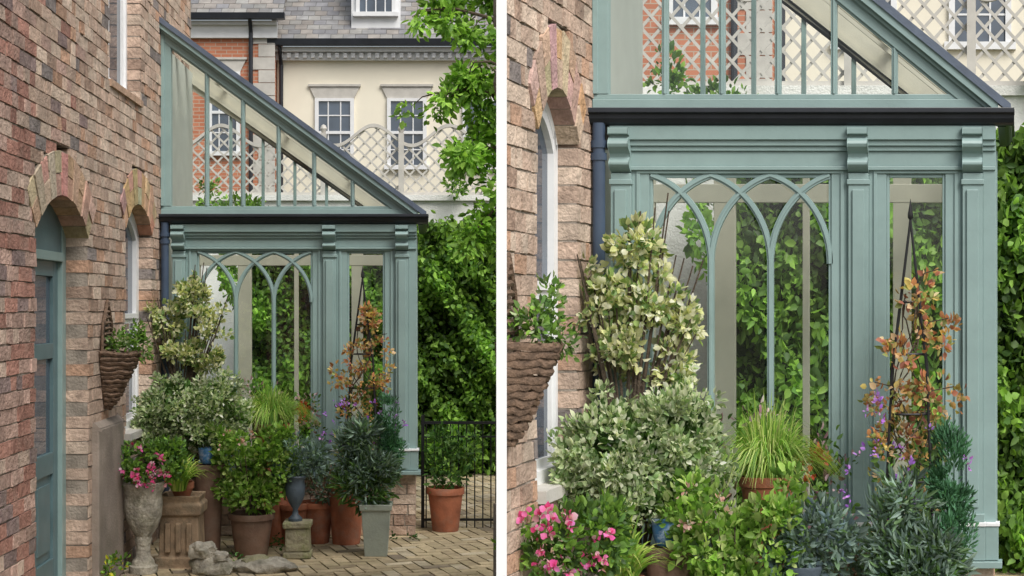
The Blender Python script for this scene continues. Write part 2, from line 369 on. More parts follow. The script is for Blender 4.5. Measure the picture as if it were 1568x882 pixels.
def build_conservatory():
    E=empty('conservatory'); T='teal'
    m=MB()
    m.box(.0,2.2,-.03,.06,2.752,2.80,T); m.box(.0,2.18,-.015,.05,2.80,2.825,T)
    for a,b,p in((2.60,2.668,.075),(2.572,2.60,.052),(2.548,2.572,.032),(2.475,2.548,.012),(2.455,2.475,.03)): m.box(.1,2.19,-p,.05,a,b,T)
    prof=[(.0,2.44)]+[(-.05-.05*math.sin(t),2.455+.06*(t/math.pi)) for t in np.linspace(0,math.pi,6)]+[(-.06-.07*math.sin(t),2.535+.085*(t/math.pi)) for t in np.linspace(0,math.pi,7)]+[(-.12,2.625),(-.12,2.655),(.0,2.655)]
    for uc in(.155,1.445,2.065): m.prism(prof,uc-.055,uc+.055,lambda p,q,a:(a,p,q),T)
    for uc in(.155,1.445,2.065):
        m.box(uc-.055,uc+.055,-.035,.05,.56,2.44,T)
        m.box(uc-.032,uc+.032,-.052,-.034,.82,2.36,T)
        m.box(uc-.07,uc+.07,-.062,.05,.565,.73,T); m.box(uc-.075,uc+.075,-.072,.05,.73,.75,'white'); m.box(uc-.065,uc+.065,-.055,.05,.75,.79,T)  # white cap strip paints in the bright highlight line on the plinth
        m.box(uc-.062,uc+.062,-.048,.05,2.385,2.41,T)
    m.box(2.12,2.19,-.012,.06,.56,2.456,T)
    m.box(2.135,2.205,-.05,.06,.565,.73,T); m.box(2.14,2.212,-.06,.06,.73,.748,'white')  # corner plinth gets the same highlight, painted as a white strip
    for a,b in((.21,.305),(1.295,1.39),(1.50,1.595),(1.915,2.01)): m.box(a,b,0,.06,.56,2.456,T)
    for a,b in((.305,1.295),(1.595,1.915)):
        m.box(a,b,.001,.059,2.437,2.456,T); m.box(a,b,.001,.059,.56,.73,T)
        m.box(a,a+.016,.012,.045,.73,2.437,T); m.box(b-.016,b,.012,.045,.73,2.437,T); m.box(a+.016,b-.016,.013,.044,2.42,2.437,T); m.box(a+.016,b-.016,-.01,.044,.73,.75,T)
    for a,b in((.235,1.365),(1.525,1.985)):
        m.box(a,b,-.012,.0,2.44,2.455,T); m.box(a,a+.02,-.012,.0,.60,2.44,T); m.box(b-.02,b,-.012,.0,.60,2.44,T)
    m.box(.06,2.225,-.095,.06,.53,.562,T)
    m.box(0,.085,-.02,.06,2.825,4.30,T); m.box(.0,.03,-.035,-.02,2.825,4.34,T)
    top=lambda u:4.42-.731*u
    def rake(t0,t1,va,vb,mat,u0=0,u1=2.27):
        m.prism([(u0,top(u0)-t0),(u1,top(u1)-t0),(u1,top(u1)-t1),(u0,top(u0)-t1)],va,vb,lambda p,q,c:(p,c,q),mat)
    rake(-.01,.03,-.10,.03,'lead'); rake(.03,.075,-.085,.05,T,0,2.2); rake(.075,.10,-.05,.05,T,0,2.19); rake(.10,.165,-.025,.05,T,0,2.12)
    rake(.165,.18,-.01,.05,T,0.05,2.08)
    for u in(.39,.70,1.005,1.31,1.64): m.box(u-.017,u+.017,-.012,.045,2.825,top(u)-.17,T); m.box(u-.006,u+.006,-.022,-.012,2.825,top(u)-.17,T)
    for v in(.72,1.44): m.box(2.125,2.185,v,v+.07,.56,2.64,T)
    m.box(2.13,2.18,.06,1.5,.56,.72,T); m.box(2.13,2.18,.06,1.5,2.45,2.64,T)
    m.emit('timber_frame',E,bevel=.004)
    m=MB(); x0=.313; bay=.3247; n=3; H=.43; sp=2.432-H; R=(bay*bay+H*H)/(2*bay)
    for i in(1,2): m.box(x0+i*bay-.0165,x0+i*bay+.0165,-.002,.05,.75,sp+.02,T); m.box(x0+i*bay-.006,x0+i*bay+.006,-.014,-.002,.75,sp+.02,T)
    def arc(xs,sg):
        tt=math.asin(min(1,H/R)); K=26
        for h,va,vb in((.0165,.0+(.002 if sg>0 else 0),.045),(.006,-.012+(.002 if sg>0 else 0),.0)):
            I=[];O=[]
            for k in range(K+1):
                t=tt*k/K; cx=xs+sg*R
                I.append((cx-sg*(R-h)*math.cos(t),sp+(R-h)*math.sin(t))); O.append((cx-sg*(R+h)*math.cos(t),sp+(R+h)*math.sin(t)))
            m.strip(I,O,va,vb,lambda p,q,c:(p,c,q),T)
    for i in range(n): arc(x0+i*bay,1)
    for i in range(1,n+1): arc(x0+i*bay,-1)
    m.emit('gothic_tracery',E)
    m=MB()
    pr=[(-.0,2.67),(-.07,2.67),(-.10,2.68),(-.12,2.70),(-.125,2.72),(-.15,2.726),(-.15,2.75),(0,2.75)]
    m.prism(pr,-.01,2.29,lambda p,q,a:(a,p,q),'black')
    m.prism([(2.20+ -p*.6,q) for p,q in pr],.001,1.5,lambda p,q,a:(p,a,q),'black')
    m.emit('gutter',E,bevel=.003)
    m=MB(); m.tube([(.045,-.08,2.68),(.045,-.075,.1),(.045,-.15,.03)],.034,'bluepipe',14)
    for w in(2.5,2.56,1.3,.7): m.tube([(.045,-.08,w),(.045,-.08,w+.035)],.043,'bluepipe',14)
    m.emit('downpipe',E,smooth=True)
    m=MB(); C='cream'
    for v in(.48,.97):
        m.prism([(0,top(0)-.05),(2.15,top(2.15)-.05),(2.15,top(2.15)-.16),(0,top(0)-.16)],v,v+.05,lambda p,q,c:(p,c,q),C)
    # back gable rafter with stepped mouldings, wide cream band
    for t0,t1,va in((.05,.24,1.43),(.245,.30,1.40),(.305,.36,1.43)):
        m.prism([(0,top(0)-t0),(2.1,top(2.1)-t0),(2.0,max(2.7,top(2.0)-t1)),(0,top(0)-t1)],va,1.49,lambda p,q,c:(p,c,q),C)
    for t in(.35,.95,1.55): m.box(t,t+.03,.05,1.5,top(t+.03)-.09,top(t+.03)-.04,C)
    for u,wd in((.0,.10),(.46,.13),(1.0,.04),(1.30,.04),(1.55,.11),(1.98,.06),(2.08,.06)): m.box(u,u+wd,1.44,1.5,.5,min(2.7,3),C)
    m.box(.0,2.13,1.435,1.5,2.36,2.46,C); m.box(.0,2.13,1.43,1.5,2.62,2.80,C); m.box(0,2.13,1.43,1.5,.5,.62,C)
    for u in(.39,.70,1.005,1.31,1.64): m.box(u-.014,u+.014,1.45,1.49,2.8,top(u)-.3,T)
    m.box(0.,.03,.06,1.43,.56,4.2,'palesage')
    m.box(2.095,2.125,.06,1.43,2.45,2.66,C); m.box(.03,2.1,.07,.09,2.56,2.70,C)
    m.emit('interior_frame',E,bevel=.003)
    m=MB(); m.box(.1,2.15,1.38,1.52,0,.5,'whitewall'); m.box(2.08,2.17,.1,1.45,0,.53,'brick',(.42,.28,.2)); m.box(.03,2.1,.1,1.4,.0,.06,'stonelint'); m.emit('dwarf_walls',E)
    m=MB(); m.box(.3,1.3,.052,.056,.73,2.44,'glass'); m.box(1.59,1.92,.025,.029,.73,2.44,'glass'); m.box(2.15,2.154,.06,1.5,.7,2.5,'glass')
    m.add([(.05,.02,2.8),(2.12,.02,2.8),(.05,.02,top(.05)-.15)],[(0,1,2)],'glass')
    m.add([(0,.055,top(0)-.035),(2.22,.055,top(2.22)-.035),(2.22,1.5,top(2.22)-.035),(0,1.5,top(0)-.035)],[(0,1,2,3)],'roofglass')
    m.emit('glazing',E)
    m=MB(); brick_wall(m,.08,2.18,0,.53,[],front,lambda a:.1,lambda a,w:bcol_tan())
    m.emit('brick_plinth',E)
def build_background(right):
    m=MB(); m.box(-1.3,4.1,6.05,6.25,0,3.33,'whitewall'); m.box(-1.3,4.1,6.0,6.3,3.33,3.40,'whitewall'); m.emit('white_garden_wall')
    m=MB(); u0,u1,w0=-1.3,4.1,3.42
    tp=lambda u:4.15+.13*math.sin((u-.35)*2*math.pi/.98)
    for sg in(1,-1):
        x=u0-1.2
        while x<u1+1.2:
            k=0; st=None; en=None
            while k<80:
                px=x+sg*k*.012; pw=w0+k*.012
                if u0<px<u1 and pw<tp(px):
                    if st is None: st=(px,pw)
                    en=(px,pw)
                elif st is not None: break
                k+=1
            if st and en and en[1]-st[1]>.03:
                h=.017; d=.01 if sg>0 else 0
                m.prism([(st[0]-h,st[1]),(st[0]+h,st[1]),(en[0]+h,en[1]),(en[0]-h,en[1])],6.1+d,6.11+d,lambda p,q,c:(p,c,q),'lattice')
            x+=.165
    K=140
    for i in range(K):
        a=u0+(u1-u0)*i/K; b=u0+(u1-u0)*(i+1)/K
        m.prism([(a,tp(a)),(b,tp(b)),(b,tp(b)+.045),(a,tp(a)+.045)],6.08,6.14,lambda p,q,c:(p,c,q),'lattice')
    m.box(u0,u1,6.085,6.135,3.40,3.44,'lattice')
    for u in(-1.05,.93,1.93,3.0):
        m.box(u-.035,u+.035,6.04,6.17,3.4,4.2,'lattice'); m.lathe([(.02,0),(.03,.02),(.045,.06),(.03,.10),(.005,.115)],u,6.1,4.2,'lattice',12)
    m.emit('lattice_fence')
    foliage('garden_shrub',[(.16,4.0,3.02,.26,.2,.18),(-.25,4.2,3.25,.10,.1,.2),(2.6,5.8,3.5,.12,.08,.12)],1100,.06,G_BRIGHT+G_MID,ncl=60,cr=.06)
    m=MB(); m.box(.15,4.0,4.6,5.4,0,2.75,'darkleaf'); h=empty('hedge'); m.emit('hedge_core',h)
    n=30000; P=np.column_stack([rng.uniform(-.12,4.05,n),4.45+rng.normal(size=n)*.10,rng.uniform(.05,2.95,n)])
    n2=5000; P2=np.column_stack([rng.uniform(.0,4.05,n2),rng.uniform(4.4,5.4,n2),2.85+rng.normal(size=n2)*.08])
    P=np.concatenate([P,P2]); n+=n2
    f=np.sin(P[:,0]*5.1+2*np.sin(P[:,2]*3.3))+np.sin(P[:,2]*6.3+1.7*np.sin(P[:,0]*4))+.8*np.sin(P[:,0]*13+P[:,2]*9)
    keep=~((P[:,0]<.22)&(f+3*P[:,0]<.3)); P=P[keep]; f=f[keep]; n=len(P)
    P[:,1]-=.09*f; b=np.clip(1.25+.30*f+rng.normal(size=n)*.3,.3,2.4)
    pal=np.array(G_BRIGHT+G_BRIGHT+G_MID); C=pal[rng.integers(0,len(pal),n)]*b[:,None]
    D=rng.normal(size=(n,3))*.7+np.array([0,-.4,-.5])
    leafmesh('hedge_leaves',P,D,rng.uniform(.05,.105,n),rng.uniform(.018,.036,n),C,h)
    E=empty('cream_town_house'); V=18
    m=MB(); m.box(-.95,5.0,V,V+5,0,7.2,'render')
    m.box(-.98,5.0,V-.12,V,7.2,7.34,'white'); m.box(-.98,5.0,V-.25,V,7.36,7.46,'white')
    u=-.9
    while u<5: m.box(u,u+.08,V-.2,V-.115,7.24,7.34,'white'); u+=.17
    m.emit('rendered_walls',E)
    m=MB(); m.box(-3.6,-.97,V-.4,V+5,0,7.75,'obrick'); m.emit('brick_wing',E)
    m=MB(); m.box(-3.6,-.9,V-.5,V-.4,7.6,7.86,'white'); m.box(-3.6,-.9,V-.6,V-.4,7.86,7.94,'white')
    for i in range(28):
        wq=.2*(i%2); m.box(-1.30-wq*.6,-.955,V-.425,V-.401,.2+i*.27,.2+i*.27+.255,'stonelint')
    m.emit('stone_trim',E)
    def win(u0,u1,w0,w1,v,nx,ny,lint=True):
        m.box(u0,u1,v-.03,v-.02,w0,w1,'winglass')
        f=.06
        m.box(u0-.02,u0+f,v-.07,v-.001,w0,w1,'white'); m.box(u1-f,u1+.02,v-.07,v-.001,w0,w1,'white'); m.box(u0+f,u1-f,v-.069,v-.001,w1-f,w1,'white'); m.box(u0-.08,u1+.08,v-.12,v-.001,w0-.06,w0+.03,'white')
        m.box(u0+f,u1-f,v-.065,v-.02,(w0+w1)/2-.03,(w0+w1)/2+.03,'white')
        for i in range(1,nx): x=u0+(u1-u0)*i/nx; m.box(x-.012,x+.012,v-.05,v-.02,w0,w1-f,'white')
        for i in range(1,ny): z=w0+(w1-w0)*i/ny; m.box(u0+f,u1-f,v-.048,v-.02,z-.012,z+.012,'white')
        if lint: m.prism([(u0-.02,w1+.001),(u1+.02,w1+.001),(u1+.14,w1+.25),(u0-.14,w1+.25)],v-.04,v-.001,lambda p,q,c:(p,c,q),'stonelint'); m.box((u0-.16),(u1+.16),v-.07,v-.001,w1+.252,w1+.30,'stonelint')
    m=MB(); win(-.13,.66,4.95,6.40,V,3,4); win(1.40,2.2,4.95,6.40,V,3,4); win(3.0,3.8,4.95,6.40,V,3,4)
    win(-.13,.66,1.6,3.2,V,3,4); win(1.4,2.2,1.6,3.2,V,3,4); win(-2.33,-1.70,5.2,6.9,V-.4,3,4)
    m.emit('house_windows',E)
    m=MB()
    def roof(ua,ub,ve,we,rows,slope):
        dz=.19*math.sin(slope); dv=.19*math.cos(slope)
        m.add([(ua,ve,we-.03),(ub,ve,we-.03),(ub,ve+dv*rows,we-.03+dz*rows),(ua,ve+dv*rows,we-.03+dz*rows)],[(0,1,2,3)],'slate',(.03,.03,.035))
        for r in range(rows):
            x=ua-(.13 if r%2 else 0)
            while x<ub:
                b=random.uniform(.75,1.2); c=tuple(q*b for q in random.choice([(.24,.24,.24),(.28,.275,.26),(.21,.21,.22),(.26,.24,.22)]))
                a0=max(x,ua)+.004; a1=min(x+.26,ub)-.004; v0=ve+dv*r; z0=we+dz*r+random.uniform(.0,.008)
                if a1>a0: m.add([(a0,v0,z0),(a1,v0,z0),(a1,v0+dv*1.2,z0+dz*1.2-.02),(a0,v0+dv*1.2,z0+dz*1.2-.02),(a0,v0,z0-.015),(a1,v0,z0-.015)],[(0,1,2,3),(4,5,1,0)],'slate',c)
                x+=.26
    roof(-1.1,5.0,V-.3,7.62,16,math.radians(42)); roof(-3.6,-.75,V-.7,8.08,16,math.radians(42))
    m.emit('slate_roof',E)
    m=MB(); m.prism([(V-.25,7.47),(V-.42,7.47),(V-.44,7.60),(V-.25,7.60)],-1.12,5,lambda p,q,a:(a,p,q),'black')
    m.prism([(V-.6,7.95),(V-.78,7.95),(V-.8,8.07),(V-.6,8.07)],-3.6,-.72,lambda p,q,a:(a,p,q),'black')
    m.tube([(-.87,V-.34,7.5),(-.87,V-.3,7.4),(-.86,V-.08,7.1),(-.86,V-.08,0)],.045,'black',10)
    m.tube([(-1.45,V-.7,8.0),(-1.45,V-.5,7.7),(-1.45,V-.47,0)],.045,'black',10)
    m.emit('rainwater_pipes',E)
    m=MB(); m.box(.62,1.66,V+.02,V+1.6,7.9,9.3,'white'); m.box(.55,1.73,V-.06,V+1.7,9.3,9.4,'slate',(.15,.16,.18)); win(.74,1.54,8.2,9.2,V+.02,4,3,False); m.emit('dormer_window',E)
def pot(m,u,v,w,r,h,mat,rim=.05):
    m.lathe([(r*.68,0),(r*.7,.01),(r*.92,h-rim),(r*.93,h-rim),(r*1.0,h-rim+.004),(r*1.02,h-.006),(r*1.0,h),(r*.9,h),(r*.88,h-.04),(0.01,h-.035)],u,v,w,mat,32)
def build_plants(right):
    m=MB(); m.lathe([(.105,0),(.105,.05),(.085,.06),(.08,.09),(.055,.12),(.05,.2),(.065,.24),(.06,.27),(.10,.33),(.135,.42),(.14,.52),(.135,.58),(.158,.62),(.16,.66),(.14,.67),(.125,.62),(.01,.62)],.19,-1.7,0,'stone',28,wob=.03); m.emit('stone_urn',smooth=True)
    E=empty('pink_flowering_plant')
    foliage('leaves',[(.24,-1.72,.80,.25,.2,.14),(.06,-1.75,.82,.12,.12,.12),(.36,-1.7,.90,.10,.12,.09)],1300,.045,G_MID+G_BRIGHT,E,ncl=50,cr=.045)
    foliage('pink_flowers',[(.18,-1.85,.82,.26,.12,.14),(.28,-1.85,.72,.14,.1,.08)],260,.028,PINK,E,asp=.5,ncl=34,cr=.014,bright=(.8,1.3))
    m=MB(); s4=math.pi/4
    m.lathe([(.25,0),(.25,.08),(.215,.09),(.20,.38),(.235,.40),(.24,.47),(.21,.49),(.225,.54),(.19,.54),(.18,.5),(.01,.5)],.42,-1.38,0,'chim',4,rot=s4)
    for k in(-.08,0,.08): m.box(.42+k-.02,.42+k+.02,-1.565,-1.52,.12,.34,'chim')
    m.emit('chimney_pot_planter',bevel=.008)
    m=MB(); pot(m,.42,-1.38,.52,.09,.11,'terra'); m.emit('small_terracotta_pot',smooth=True)
    blades('strap_leaf_lily',(.42,-1.52,.58),170,.30,.27,[(.26,.38,.06),(.17,.30,.05),(.42,.46,.13)],w=.010,r0=.05)
    m=MB(); pot(m,.36,-.62,0,.15,.58,'brownpot'); m.emit('brown_clay_pot',smooth=True)
    m=MB(); pot(m,.56,-.95,0,.12,.72,'brownpot'); m.emit('brown_clay_pot',smooth=True)
    m=MB(); m.lathe([(.04,0),(.06,.01),(.075,.05),(.08,.09),(.085,.13),(.075,.13),(.07,.10),(.01,.10)],.56,-.98,.72,'bluegl',24); m.emit('blue_glazed_pot',smooth=True)
    m=MB(); pot(m,.90,-1.0,0,.18,.34,'brownpot'); m.emit('terracotta_tub',smooth=True)
    E=empty('bright_green_shrub'); reg=[(.78,-1.0,.70,.19,.2,.24),(1.07,-1.0,.74,.2,.18,.26),(.92,-1.05,.52,.2,.2,.13),(.66,-1.0,.90,.09,.1,.12),(1.15,-1,.95,.06,.06,.08)]
    foliage('leaves',reg,3600,.048,G_BRIGHT+[(.28,.40,.10),(.34,.42,.15)],E,ncl=120,cr=.048,shell=.3,asp=.34)
    m=MB()
    for i in range(14):
        a=random.uniform(0,6.28); r=random.uniform(.08,.25); m.tube([(.9,-1,.3),(.9+.4*r*math.cos(a),-1+.4*r*math.sin(a),.5),(.9+r*math.cos(a),-1+r*math.sin(a),.82)],[.009,.006,.003],'bark',5)
    m.emit('stems',E)
    foliage('pink_blooms',[(.78,-1.2,.92,.2,.05,.1)],36,.028,[(.7,.4,.35)],E,asp=.4,ncl=9,cr=.014)
    m=MB(); pot(m,1.0,-.42,0,.17,.74,'terra',.07); m.emit('tall_terracotta_pot',smooth=True)
    m=MB(); pot(m,1.0,-.45,.74,.15,.26,'terra'); m.emit('terracotta_pot',smooth=True)
    blades('ornamental_grass',(1.0,-.45,.97),1200,.38,.36,[(.26,.38,.07),(.18,.32,.05),(.42,.46,.17),(.13,.25,.05)],w=.0034,r0=.11,droop=1.15)
    m=MB(); m.box(1.16,1.38,-1.16,-.94,0,.05,'moss'); m.box(1.175,1.365,-1.145,-.955,.05,.235,'moss',j=.006); m.box(1.16,1.38,-1.16,-.94,.235,.285,'moss',j=.004); m.emit('mossy_stone_pedestal',bevel=.012)
    m=MB(); m.lathe([(.055,0),(.055,.02),(.025,.05),(.02,.09),(.05,.14),(.075,.2),(.08,.27),(.072,.31),(.09,.345),(.085,.355),(.06,.34),(.01,.33)],1.25,-1.05,.285,'bluegrey',24); m.emit('blue_grey_urn',smooth=True)
    foliage('blue_grey_succulent',[(1.30,-1.0,.76,.17,.14,.15),(1.18,-1.0,.66,.1,.1,.08)],1500,.05,BLUEG+[(.14,.20,.23)],asp=.22,ncl=50,cr=.045)
    m=MB(); pot(m,1.36,-.35,0,.15,.34,'terra'); m.emit('terracotta_pot',smooth=True)
    m=MB(); pot(m,1.17,-.45,0,.13,.34,'terra'); m.emit('terracotta_pot',smooth=True)
    foliage('grey_leaved_plant',[(1.40,-.4,.50,.16,.14,.14)],900,.04,BLUEG+[(.2,.13,.1)],asp=.25,ncl=30,cr=.05)
    m=MB(); pot(m,1.61,-.4,0,.165,.5,'terra'); m.emit('large_terracotta_pot',smooth=True)
    m=MB(); m.lathe([(.115,0),(.125,.0),(.16,.36),(.178,.365),(.182,.41),(.15,.41),(.145,.37),(.01,.37)],1.88,-.95,0,'greyplanter',4,rot=s4); m.emit('square_tapered_planter',bevel=.006)
    E=empty('blue_green_euphorbia')
    foliage('leaves',[(1.80,-.95,.60,.19,.15,.18),(1.68,-.9,.78,.10,.10,.15),(1.90,-.95,.66,.12,.12,.18),(1.76,-.92,.93,.09,.09,.1)],2700,.066,BLUEG+[(.26,.35,.29),(.12,.2,.09)],E,asp=.12,ncl=70,cr=.06,shell=.3)
    foliage('green_under_leaves',[(1.80,-.9,.55,.17,.12,.16)],700,.08,G_MID,E,asp=.12,ncl=26,cr=.08)
    foliage('dwarf_conifer',[(1.97,-.85,1.02,.075,.08,.22),(1.99,-.85,.80,.08,.08,.2)],2600,.035,[(.07,.17,.09),(.10,.23,.13),(.04,.11,.05)],asp=.15,ncl=50,cr=.04,up=1.2)
    foliage('lavender_flowers',[(1.62,-.75,.98,.22,.15,.22),(1.9,-.8,1.05,.2,.1,.2),(1.58,-.6,1.25,.06,.1,.14)],240,.024,PURP,asp=.35,ncl=55,cr=.012,bright=(.8,1.6))
    E=empty('wire_obelisk'); m=MB(); ap=Vector((1.745,-.4,2.2)); B=[(1.60,-.52,.45),(1.88,-.52,.45),(1.88,-.28,.45),(1.60,-.28,.45)]
    for b in B: m.tube([b,Vector(b).lerp(ap,.6)+Vector(((b[0]-1.745)*.25,0,0)),ap],.0075,'iron',6)
    for t in(.1,.3,.48,.64,.78):
        pts=[]
        for k in range(17):
            a=6.283*k/16; r=.16*(1-t)+.02; pts.append((1.745+r*math.cos(a),-.4+r*.9*math.sin(a),.45+t*1.75))
        m.tube(pts,.0055,'iron',5)
    m.lathe([(.004,0),(.014,.01),(.014,.03),(.004,.08),(.001,.1)],1.745,-.4,2.2,'iron',10)
    m.emit('frame',E,smooth=True)
    E=empty('autumn_climber')
    m=MB()
    for k in range(5):
        ph=random.uniform(0,6.28); P=[]
        for i in range(24):
            t=i/23; a=ph+t*9; r=.17*(1-t)+.03; P.append((1.745+r*math.cos(a)+random.uniform(-.01,.01),-.4+r*math.sin(a),.5+t*random.uniform(1.3,1.36)))
        m.tube(P,.004,'bark',5)
    for r in [(1.95,1.72),(1.56,1.42),(1.98,1.40),(1.55,1.2),(1.9,1.95)]:
        m.tube([(1.745,-.42,r[1]-.15),(r[0]*.5+.87,-.45,r[1]),(r[0],-.45,r[1]+.02)],.003,'bark',4)
    m.emit('vines',E)
    foliage('rust_leaves',[(1.80,-.42,1.84,.10,.1,.13),(1.92,-.42,1.64,.12,.1,.08),(1.72,-.45,1.56,.12,.12,.14),(1.60,-.45,1.38,.13,.12,.11),(1.88,-.42,1.38,.16,.12,.12),(1.70,-.42,1.15,.16,.12,.12)],820,.037,RUST,E,asp=.38,ncl=80,cr=.03,shell=.1,bright=(.65,1.3))
    foliage('green_leaves',[(1.74,-.42,1.05,.18,.14,.25),(1.7,-.42,.8,.18,.15,.2)],520,.04,G_MID+RUST[3:],E,ncl=40,cr=.04)
    E=empty('variegated_holly_shrub'); reg=[(.30,-.35,2.08,.15,.14,.12),(.12,-.35,1.83,.13,.13,.15),(.38,-.35,1.82,.17,.14,.16),(.24,-.35,1.58,.17,.14,.12),(.47,-.35,1.52,.13,.12,.12),(.55,-.35,1.95,.04,.05,.1),(.36,-.35,2.24,.04,.05,.07),(.03,-.4,1.95,.05,.05,.08),(.56,-.35,1.72,.05,.05,.08)]
    foliage('leaves',reg,3400,.042,VAR1,E,ncl=100,cr=.038,shell=.2,asp=.36,bright=(.65,1.25))
    m=MB()
    for r in reg:
        for q in range(4):
            x=r[0]+random.uniform(-.1,.1); z=r[2]+random.uniform(-.1,.1)
            m.tube([(.25+random.uniform(-.04,.04),-.38,.5),(.25+(x-.25)*.3,-.38,1.25),(x,r[1]+random.uniform(-.08,.08),z)],[.013,.009,.004],'bark',6)
    m.emit('stems',E)
    E=empty('variegated_pittosporum')
    reg=[(.28,-.85,1.12,.29,.24,.21),(.55,-.8,1.20,.21,.2,.18),(.12,-.85,1.0,.13,.2,.14),(.40,-.85,.94,.27,.2,.12),(.68,-.75,1.05,.11,.15,.13)]
    foliage('leaves',reg,9000,.038,VAR2,E,ncl=250,cr=.045,shell=.6,asp=.32,bright=(.6,1.35))
    foliage('inner_leaves',[(r[0],r[1]+.03,r[2],r[3]*.7,r[4]*.7,r[5]*.7) for r in reg],2500,.05,G_MID,E,ncl=60,cr=.08)
    foliage('sprigs',[(.2,-.85,1.3,.2,.15,.12),(.6,-.8,1.35,.2,.15,.08),(.02,-.85,1.05,.08,.1,.2),(.8,-.8,1.1,.06,.1,.15)],700,.036,VAR2,E,ncl=40,cr=.03,shell=.6)
    m=MB()
    for i in range(10): m.tube([(.36,-.65,.5),(.36+random.uniform(-.1,.1),-.75,.8),(random.uniform(.15,.65),-.8,1.15)],[.012,.008,.004],'bark',5)
    m.emit('stems',E)
    foliage('pink_tinged_filler_plant',[(.85,-.25,1.05,.25,.12,.3),(1.25,-.22,.9,.2,.1,.3)],700,.04,G_MID+[(.3,.16,.2),(.5,.35,.4)],ncl=60,cr=.05)
    foliage('red_geranium',[(1.22,-.3,1.06,.08,.08,.08)],70,.035,[(.35,.06,.03),(.45,.12,.05)],ncl=9,cr=.02,asp=.4)
    E=empty('wicker_wall_basket'); m=MB(); vc=-2.12
    K=13
    for i in range(K):
        t=i/(K-1); w=1.25+.38*t; r=.025+.165*t**.8; pts=[]
        for k in range(15):
            a=-math.pi/2+math.pi*k/14; pts.append((.012+r*1.25*math.cos(a)+random.uniform(-.006,.006),vc+r*math.sin(a),w+random.uniform(-.009,.009)))
        m.tube(pts,.018,'wicker',6)
    for k in range(9):
        a=-math.pi/2+math.pi*k/8; m.tube([(.012+1.25*.025*math.cos(a),vc+.025*math.sin(a),1.24),(.012+1.3*.1*math.cos(a),vc+.105*math.sin(a),1.42),(.012+1.33*.19*math.cos(a),vc+.195*math.sin(a),1.65)],.011,'wicker',5)
    for i in range(9):
        t=i/8; w=1.65+.31*t; h=.17*(1-t)**.8+.01; m.tube([(.02,vc-h,w),(.028,vc,w+.004),(.02,vc+h,w)],.013,'wicker',5)
    m.tube([(.02,vc-.18,1.63),(.02,vc-.12,1.85),(.02,vc,2.0),(.02,vc+.12,1.85),(.02,vc+.18,1.63)],.013,'wicker',6)
    m.emit('woven_cone',E,smooth=True)
    foliage('trailing_leaves',[(.15,vc,1.72,.14,.15,.07),(.26,vc+.05,1.68,.05,.1,.08),(.2,vc,1.82,.05,.08,.07)],520,.036,G_MID+G_BRIGHT+[(.3,.36,.2)],E,ncl=40,cr=.035)
    def rock(mb,c,r,mat,amp=.12,seed=0):
        import bmesh
        bm=bmesh.new(); bmesh.ops.create_icosphere(bm,subdivisions=3,radius=1)
        from mathutils import noise
        vs=[]
        for v in bm.verts:
            k=1+amp*noise.noise(v.co*1.7+Vector((seed,seed,0)))+amp*.5*noise.noise(v.co*5+Vector((seed,0,0)))
            z=max(v.co.z,-.5); vs.append((c[0]+v.co.x*k*r[0],c[1]+v.co.y*k*r[1],c[2]+(z*k)*r[2]))
        fs=[tuple(x.index for x in f.verts) for f in bm.faces]; mb.add(vs,fs,mat); bm.free()
    m=MB(); rock(m,(.70,-1.72,.05),(.16,.13,.09),'stone',.3,1); rock(m,(.64,-1.74,.16),(.10,.09,.08),'stone',.4,2); rock(m,(.76,-1.76,.12),(.07,.06,.05),'stone',.4,5); rock(m,(.61,-1.78,.20),(.045,.045,.04),'stone',.3,9)
    m.emit('weathered_stone_frog',smooth=True)
    m=MB(); rock(m,(1.07,-1.62,.03),(.23,.15,.07),'stone',.25,3); rock(m,(1.02,-1.6,.07),(.12,.09,.04),'moss',.3,4); m.emit('flat_stone_slab',smooth=True)
    foliage('low_weeds',[(.95,-.6,.05,.25,.3,.05),(.75,-1.4,.03,.2,.1,.03),(2.0,-.2,.02,.2,.1,.03),(1.3,-.2,.02,.6,.08,.05)],500,.03,G_DARK,ncl=40,cr=.04)
    if not right:
        m=MB(); u0,u1,v=2.24,3.3,.45
        m.box(u0,u1,v-.012,v+.012,.92,.945,'iron'); m.box(u0,u1,v-.01,v+.01,.80,.815,'iron'); m.box(u0,u1,v-.012,v+.012,.06,.08,'iron')
        u=u0+.03
        while u<u1: m.tube([(u,v,0.0),(u,v,.93)],.0065,'iron',6); u+=.072
        for u in(u0,2.9): m.box(u-.015,u+.015,v-.016,v+.016,0,1.0,'iron')
        m.emit('iron_railing')
        m=MB(); pot(m,2.44,.28,0,.165,.38,'terra',.06); m.emit('terracotta_pot',smooth=True)
        foliage('potted_rose_bush',[(2.44,.28,.52,.17,.15,.14),(2.6,.3,.75,.12,.12,.12),(2.4,.3,.75,.1,.1,.12)],620,.05,G_DARK+G_MID,ncl=50,cr=.05)
        foliage('yellow_flowering_weed',[(.13,-2.35,.12,.1,.12,.12)],350,.035,G_BRIGHT+[(.6,.5,.03)],ncl=30,cr=.03)
        E=empty('overhanging_tree'); m=MB()
        m.tube([(3.42,1.9,0),(3.4,1.9,1.5),(3.35,1.85,3.2),(3.3,1.8,5.4)],[.13,.11,.09,.05],'bark',10)
        tips=[]
